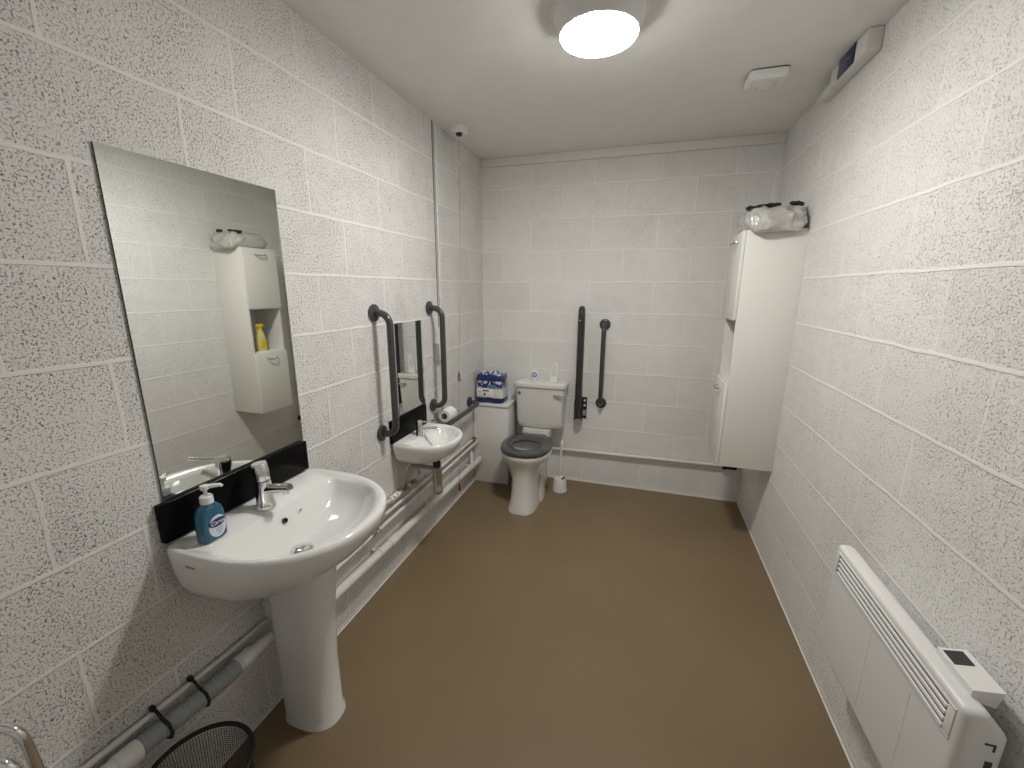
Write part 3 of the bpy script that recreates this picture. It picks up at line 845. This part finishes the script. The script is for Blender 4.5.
tube(bm, [(SXb, SYb - .018, SZb + .196), (SXb, SYb - .030, SZb + .175), (SXb, SYb - .027, SZb + .155)], .005, 8)
part('trigger', bm, M['yellow'], t, 'yellow trigger head')
t = thing('cleaner_bottle', 'dark bottle beside the yellow spray on the cabinet shelf', 'bottle', (1.83, -.585, SZb))
bm = BM(); lathe(bm, (1.83, -.585, SZb), [(.030, 0), (.032, .006), (.032, .115), (.024, .145), (.013, .160), (.013, .165)], n=32)
part('bottle', bm, M['darkbottle'], t)
bm = BM(); lathe(bm, (1.83, -.585, SZb + .1655), [(.015, 0), (.015, .022), (.012, .024)], n=24)
part('cap', bm, M['blackmat'], t)

# wrapped pack on the cabinet
t = thing('wrapped_pack', 'clear plastic wrapped pack lying on top of the tall cabinet', 'plastic pack', (1.85, -.53, CZ1))
def wrap(k, z, jit, p=4, sx=.136, sy=.165):
    o = srect(1.850, -.540, sx * k, sy * k, CZ1 + z, 110, p)
    for v in o:
        q = noise.noise_vector(v * 11) * (jit * 1.3) + noise.noise_vector(v * 34) * (jit * .75)
        cr = max(0, 1 - abs(noise.noise(v * 21)) * 5) - max(0, 1 - abs(noise.noise(v * 30 + Vector((5, 3, 1)))) * 5)
        d = Vector((v.x - 1.850, v.y + .540, 0)).normalized()
        v += Vector((q.x, q.y, q.z * .8)) + d * (cr * jit * .55) + Vector((0, 0, cr * jit * .3))
        v.x = min(v.x, W - .004)
        if v.x < W - .02: pass
        if v.y < CY0 - .004: v.z -= min(.022, (CY0 - .004 - v.y) * .9)
        else: v.z = max(v.z, CZ1 + .001)
    return o
prof = [(.84, .001, 0), (.95, .004, .004), (1.0, .012, .010), (1.02, .022, .013), (1.03, .034, .014), (1.02, .046, .015), (1.02, .058, .015), (1.0, .070, .015), (.98, .082, .015), (.95, .092, .014), (.90, .101, .013), (.80, .108, .012), (.65, .112, .012), (.48, .114, .011), (.3, .115, .010), (.12, .115, .006)]
bm = BM(); loft(bm, [wrap(k, z, j) for k, z, j in prof])
part('wrap', bm, M['film'], t, ang=60)
bm = BM()
for xa, xb, ya, yb, za, zb in ((1.724, 1.868, -.640, -.600, .112, .128), (1.900, 1.970, -.640, -.605, .126, .122), (1.700, 1.724, -.662, -.640, .104, .112)):
    rings = []
    for k in range(15):
        q = k / 14; e = max(.15, sin(pi * q) ** .5)
        w1 = noise.noise(Vector((q * 6, xa * 9, 1))); w2 = noise.noise(Vector((q * 7, xa * 9, 4)))
        c = Vector((xa + (xb - xa) * q, ya + (yb - ya) * q + w1 * .008, CZ1 + za + (zb - za) * q + w2 * .005))
        rings.append([c + Vector((0, -.022 * e, -.008)), c + Vector((.003, -.016 * e, .008 * e)), c + Vector((0, .004 * e, .005 * e)), c + Vector((-.003, .024 * e, .009 * e)), c + Vector((0, .026 * e, -.008))])
    loft(bm, rings)
parts('black_liner', bm, M['blackmat'], t, 'folded black liner showing at the top')

# ---------------------------------------------------------------- panel heater on the right wall
HX0, HX1, HY0, HY1, HZ0, HZ1 = 1.888, 1.968, -2.312, -1.722, .345, .736
t = thing('panel_heater', 'white electric panel convector heater low on the right wall', 'heater', (W, -2.03, HZ0))
bm = BM()
def hring(y, ins):
    # section in x-z: upright front, narrow ridge on top, sloping rear
    P0 = [(HX0 + ins, HZ0 + ins, .018), (HX1 - ins, HZ0 + ins, .006), (HX1 - ins, .688 - ins, .006), (HX0 + .040 - ins * .3, HZ1 - ins, .010), (HX0 + ins, HZ1 - ins, .014)]
    pts = []
    for i, (x, z, r) in enumerate(P0):
        c = Vector((x, z)); a = (Vector(P0[i - 1][:2]) - c).normalized(); b = (Vector(P0[(i + 1) % 5][:2]) - c).normalized()
        for k in range(7):
            q = k / 6
            p = (c + a * r) * (1 - q) ** 2 + c * (2 * q * (1 - q)) + (c + b * r) * q ** 2
            pts.append(Vector((p.x, y, p.y)))
    return pts
loft(bm, [hring(HY0, .011), hring(HY0 + .003, .006), hring(HY0 + .008, .002), hring(HY0 + .016, 0), hring(HY1 - .020, 0), hring(HY1 - .010, .002), hring(HY1 - .003, .008), hring(HY1, .016)])
cs = part('case', bm, M['heater'], t, ang=45)
bm = BM()
LY0, LY1, LZ0, LZ1 = HY0 + .018, HY1 - .026, .640, .717
# recessed louvre panel: frame, dark back, four slats
box(bm, HX0 - .0025, HX0 + .001, LY0, LY1, LZ0, LZ0 + .006, .001); box(bm, HX0 - .0025, HX0 + .001, LY0, LY1, LZ1 - .006, LZ1, .001)
box(bm, HX0 - .0025, HX0 + .001, LY0, LY0 + .020, LZ0 + .006, LZ1 - .006, .001); box(bm, HX0 - .0025, HX0 + .001, LY1 - .010, LY1, LZ0 + .006, LZ1 - .006, .001)
part('louvre_frame', bm, M['heater'], t)
bm = BM(); box(bm, HX0 - .0008, HX0 + .0006, LY0 + .018, LY1 - .008, LZ0 + .004, LZ1 - .004)
bk = part('louvre_gap', bm, M['slot'], t, 'dark gaps between the slats')
for k in range(4):
    z = LZ0 + .0075 + k * .0163
    bm = BM()
    loft(bm, [[Vector((HX0 - .001, y, z)), Vector((HX0 - .0045, y, z + .001)), Vector((HX0 - .0045, y, z + .0075)), Vector((HX0 - .001, y, z + .0095))] for y in (LY0 + .021, LY1 - .0185)])
    part('slat', bm, M['heater'], t)
bm = BM()
for y in (-2.17, -1.99): box(bm, HX0 - .0006, HX0 + .0004, y, y + .0022, HZ0 + .03, LZ0 - .012)
parts('panel_crease', bm, M['heater'], t)
bm = BM()
loft(bm, [[Vector(p) for p in r] for r in (
    [(1.918, -2.162, .728), (1.966, -2.166, .716), (1.966, -2.266, .716), (1.918, -2.272, .728)],
    [(1.918, -2.162, .752), (1.970, -2.162, .760), (1.970, -2.272, .760), (1.918, -2.272, .752)])])
cb = part('control_box', bm, M['heater'], t)
bm = BM()
loft(bm, [[Vector(p) for p in r] for r in (
    [(1.924, -2.170, .7530), (1.958, -2.170, .7590), (1.958, -2.208, .7590), (1.924, -2.208, .7530)],
    [(1.924, -2.170, .7540), (1.958, -2.170, .7600), (1.958, -2.208, .7600), (1.924, -2.208, .7540)])])
part('display', bm, M['display'], cb, 'dark display window')
bm = BM()
for za, zb, xa, xw in ((.668, .673, 1.930, .018), (.655, .668, 1.944, .004), (.612, .630, 1.938, .012), (.590, .595, 1.930, .020)):
    box(bm, xa, xa + xw, HY0 - .0006, HY0 + .002, za, zb)
parts('side_vent', bm, M['slot'], t, 'dark slot in the end panel')
bm = BM()
for y in (-2.22, -1.87): box(bm, HX1 - .002, W - .0005, y, y + .05, .40, .66)
parts('wall_bracket', bm, M['offwhite'], t)

# ---------------------------------------------------------------- pipes
t = thing('back_wall_pipe', 'white horizontal pipe along the back wall at shin height', 'pipe', (.64, -.03, .27))
bm = BM(); tube(bm, [(.60, -.032, .272), (1.25, -.032, .279), (1.862, -.032, .287)], .0135, 14)
part('pipe', bm, M['pipe'], t)
for x in (.76, 1.36, 1.78):
    bm = BM(); tube(bm, [(x - .007, -.032, .2735 + (x - .6) * .0115), (x + .007, -.032, .2735 + (x - .6) * .0115)], .0165, 14); box(bm, x - .006, x + .006, -.020, -.001, .264 + (x - .6) * .0115, .281 + (x - .6) * .0115)
    part('clip', bm, M['pipe'], t)
bm = BM(); tube(bm, [(1.862, -.032, .287), (1.955, -.032, .288)], .024, 16); tube(bm, [(1.865, -.032, .287), (1.880, -.032, .287)], .027, 16)
part('coupling', bm, M['blackmat'], t, 'black end coupling under the cabinet')

def clip_ring(bm, p, r, d=(0, 1, 0), L=.014):
    d = Vector(d); p = Vector(p)
    tube(bm, [p - d * L / 2, p + d * L / 2], r, 14)

t = thing('waste_pipe', 'thick white waste pipe running along the left wall just above the floor', 'pipe', (.05, -1.2, .22))
bm = BM(); tube(bm, [(.050, -.2555, .196), (.050, -1.0, .222), (.050, -1.95, .255), (.052, -2.12, .258)], .0215, 18)
wp = part('pipe', bm, M['pipe'], t)
for y in (-.42, -1.08, -1.62):
    z = (.196 + (-y - .2735) * .0358) if y > -1 else (.222 + (-y - 1.0) * .0347)
    bm = BM(); clip_ring(bm, (.050, y, z), .0255); box(bm, .001, .030, y - .006, y + .006, z - .012, z + .012)
    part('clip', bm, M['pipe'], wp)
bm = BM(); clip_ring(bm, (.050, -.305, .1975), .028, L=.05); clip_ring(bm, (.050, -1.50, .2394), .0262, L=.07)
parts('coupling', bm, M['pipe'], wp)
bm = BM(); tube(bm, [(.050, -.42, .205), (.045, -.40, .262), (.038, -.385, .305)], .014, 12)
part('branch', bm, M['pipe'], t)

def supply(name, pts, r, label, clips, valves):
    t = thing(name, label, 'pipe', pts[0])
    bm = BM(); tube(bm, pts, r, 12); p = part('pipe', bm, M['pipe'], t)
    for c in clips:
        bm = BM(); clip_ring(bm, c, r + .004, L=.012); box(bm, .001, c[0] - r * .6, c[1] - .006, c[1] + .006, c[2] - .008, c[2] + .008)
        part('clip', bm, M['pipe'], p)
    for c, m in valves:
        c = Vector(c)
        bm = BM(); clip_ring(bm, c, .0105, L=.055); clip_ring(bm, c + Vector((0, .022, 0)), .0135, L=.014); clip_ring(bm, c - Vector((0, .022, 0)), .0135, L=.014)
        lathe(bm, c, [(.007, 0), (.007, .017), (.009, .018), (.009, .026)], ax=(.8, 0, .6), n=12)
        part('valve', bm, M[m], p, 'metal isolating valve')
    return t
supply('supply_pipe', [(.028, -.2555, .388), (.028, -.8, .392), (.028, -1.36, .398), (.028, -1.62, .400), (.028, -2.00, .405), (.028, -2.14, .408)], .0095,
       'upper of the two thin white supply pipes along the left wall', [(.028, -.62, .391), (.028, -1.05, .395), (.028, -1.80, .403)], [((.028, -.33, .389), 'brass'), ((.028, -1.56, .400), 'chromedull')])
supply('supply_pipe', [(.030, -.2555, .342), (.030, -.8, .345), (.030, -1.5, .350), (.030, -1.98, .350), (.030, -2.14, .350)], .0105,
       'lower of the two thin white supply pipes along the left wall', [(.030, -.70, .344), (.030, -1.12, .347), (.030, -1.72, .350)], [((.030, -1.62, .350), 'chromedull')])
t = thing('valve_assembly', 'cluster of white fittings and metal valves on the left wall below the hand basin', 'valve', (.03, -1.42, .45))
bm = BM(); tube(bm, [(.030, -1.250, .452), (.030, -1.40, .452), (.030, -1.52, .458), (.030, -1.60, .470)], .0085, 12)
p = part('pipe', bm, M['pipe'], t)
bm = BM(); clip_ring(bm, (.030, -1.45, .455), .0165, L=.05); clip_ring(bm, (.030, -1.415, .455), .0195, L=.015); tube(bm, [(.030, -1.45, .455), (.045, -1.45, .475)], .010, 12)
part('elbow', bm, M['white'], p, 'white plastic elbow')
for y in (-1.335, -1.25):
    bm = BM(); clip_ring(bm, (.031, y, .453), .0115, L=.05); lathe(bm, (.031, y, .453), [(.008, 0), (.008, .020), (.011, .021), (.011, .028)], ax=(.9, 0, .4), n=12)
    part('valve', bm, M['brass'], p, 'dull brass valve')
bm = BM(); tube(bm, [(.030, -1.60, .470), (.030, -1.61, .44), (.030, -1.605, .415)], .0085, 12)
part('drop_pipe', bm, M['pipe'], t)

# beyond the pedestal: thin pipe, grey corrugated hose, cable ties
t = thing('supply_pipe', 'thin white pipe running above the grey corrugated hose under the pedestal basin', 'pipe', (.014, -2.3, .375))
bm = BM(); tube(bm, [(.013, -2.205, .377), (.013, -2.40, .381), (.013, -2.62, .396), (.013, -2.80, .410), (.013, -2.95, .416)], .0085, 12)
part('pipe', bm, M['pipe'], t)
bm = BM(); tube(bm, [(.022, -2.232, .395), (.022, -2.232, .470), (.022, -2.232, .618)], .0155, 14); clip_ring(bm, (.022, -2.232, .455), .019, d=(0, 0, 1), L=.02)
part('riser', bm, M['pipe'], t)

t = thing('drain_hose', 'grey corrugated drain hose with white couplings along the left wall below the pedestal basin', 'hose', (.045, -2.5, .33))
pts = []; rad = []
n = 150
for i in range(n + 1):
    k = i / n
    pts.append((.048 + .003 * sin(k * 5), -2.388 - .300 * k, .342 + .028 * k * k + .003 * sin(k * 4)))
    rad.append(.0245 + (.0022 if i % 4 < 2 else 0))
bm = BM(); tube(bm, pts, .025, 18, radii=rad)
hs = part('hose', bm, M['hose'], t)
bm = BM(); tube(bm, [(.046, -2.262, .336), (.047, -2.345, .340), (.047, -2.346, .340)], .0215, 20, radii=[.019, .0215, .0215])
tube(bm, [(.047, -2.345, .340), (.047, -2.398, .342)], .0275, 20)
part('coupling', bm, M['white'], t, 'white push-fit coupling at the far end')
bm = BM(); tube(bm, [(.048, -2.676, .367), (.048, -2.726, .373)], .0275, 20); tube(bm, [(.048, -2.726, .373), (.048, -2.772, .379)], .0245, 20); tube(bm, [(.048, -2.772, .379), (.048, -3.02, .395)], .021, 18)
part('coupling', bm, M['white'], t, 'white push-fit coupling at the near end')
for y, z, zt in ((-2.508, .349, .389), (-2.610, .358, .396)):
    bm = BM()
    tube(bm, [(.006, y, zt + .012), (.020, y, zt + .013), (.044, y - .001, z + .031), (.070, y - .002, z + .020), (.079, y - .002, z - .002), (.071, y - .002, z - .022), (.050, y - .002, z - .031), (.026, y, z - .024)], .0042, 8)
    box(bm, .004, .018, y - .006, y + .006, zt + .006, zt + .020, .002)
    part('cable_tie', bm, M['blackmat'], t, 'black tie holding hose and pipe')

# ---------------------------------------------------------------- wire bin and chrome frame near the camera
t = thing('waste_bin', 'black round wire mesh waste bin on the floor by the left wall', 'bin', (.175, -2.627, 0))
BX, BYY = .176, -2.627
bm = BM(); ring_torus(bm, (BX, BYY, .280), .126, .0062, n=72, m=12)
part('rim', bm, M['blackmat'], t)
bm = BM()
rows, nn = 40, 110
for i in range(nn):
    a = 2 * pi * i / nn
    for s in (1,):
        tube(bm, [(BX + cos(a) * .096, BYY + sin(a) * .096, .006), (BX + cos(a) * .1255, BYY + sin(a) * .1255, .279)], .00075, 4, cap=False)
for k in range(1, rows):
    r = .096 + .0295 * k / rows
    ring_torus(bm, (BX, BYY, .006 + .273 * k / rows), r, .00075, n=72, m=4)
part('mesh_side', bm, M['blackmat'], t)
bm = BM(); lathe(bm, (BX, BYY, 0), [(.094, .0005), (.098, .002), (.098, .010), (.094, .010), (.090, .004), (.001, .004)], n=60)
part('base', bm, M['blackmat'], t)

t = thing('tube_frame', 'bent chrome tube frame standing by the near left wall', 'frame', (.15, -2.98, 0))
def uframe(x, y, z, xt, r=.0095):
    pts = [(x + .01, y + .03, 0), (x, y, z - .02), (x - .002, y - .003, z), (x - .010, y - .007, z + .012), (x - .026, y - .013, z + .020), (xt, y - .045, z + .028), (xt, -3.20, z + .030), (xt, -3.26, z + .012), (xt + .01, -3.29, z - .04), (x + .01, -3.33, 0)]
    bm = BM(); tube(bm, pts, r, 14); return bm
part('leg_loop', uframe(.100, -2.860, .672, .022), M['chrome'], t)
part('leg_loop', uframe(.205, -2.912, .700, .150), M['chrome'], t)
bm = BM(); tube(bm, [(.022, -3.05, .718), (.08, -3.05, .74), (.15, -3.05, .780)], .008, 12); tube(bm, [(.098, -3.315, .30), (.20, -3.313, .30)], .008, 12)
parts('cross_bar', bm, M['chrome'], t)

# ---------------------------------------------------------------- camera, world, view
yaw, pitch, roll, F = .2974, -.2245, .0039, 418.4
f = Vector((-sin(yaw) * cos(pitch), cos(yaw) * cos(pitch), sin(pitch)))
r = Vector((cos(yaw), sin(yaw), 0)); u = r.cross(f)
r, u = r * cos(roll) + u * sin(roll), u * cos(roll) - r * sin(roll)
cam = bpy.data.cameras.new('camera'); co = bpy.data.objects.new('camera', cam); COL.objects.link(co)
cam.sensor_width = 36; cam.lens = F / 1024 * 36; cam.clip_start = .02; cam.clip_end = 30
co.matrix_world = Matrix(((r.x, u.x, -f.x, 1.226), (r.y, u.y, -f.y, -3.2042), (r.z, u.z, -f.z, 1.5416), (0, 0, 0, 1)))
S.camera = co
w = bpy.data.worlds.new('world'); S.world = w; w.use_nodes = True
w.node_tree.nodes['Background'].inputs[0].default_value = (.05, .05, .05, 1)
w.node_tree.nodes['Background'].inputs[1].default_value = .2
S.view_settings.view_transform = 'Standard'
S.view_settings.look = 'None'
S.view_settings.gamma = 1
S.view_settings.use_curve_mapping = False
S.view_settings.exposure = 0.0
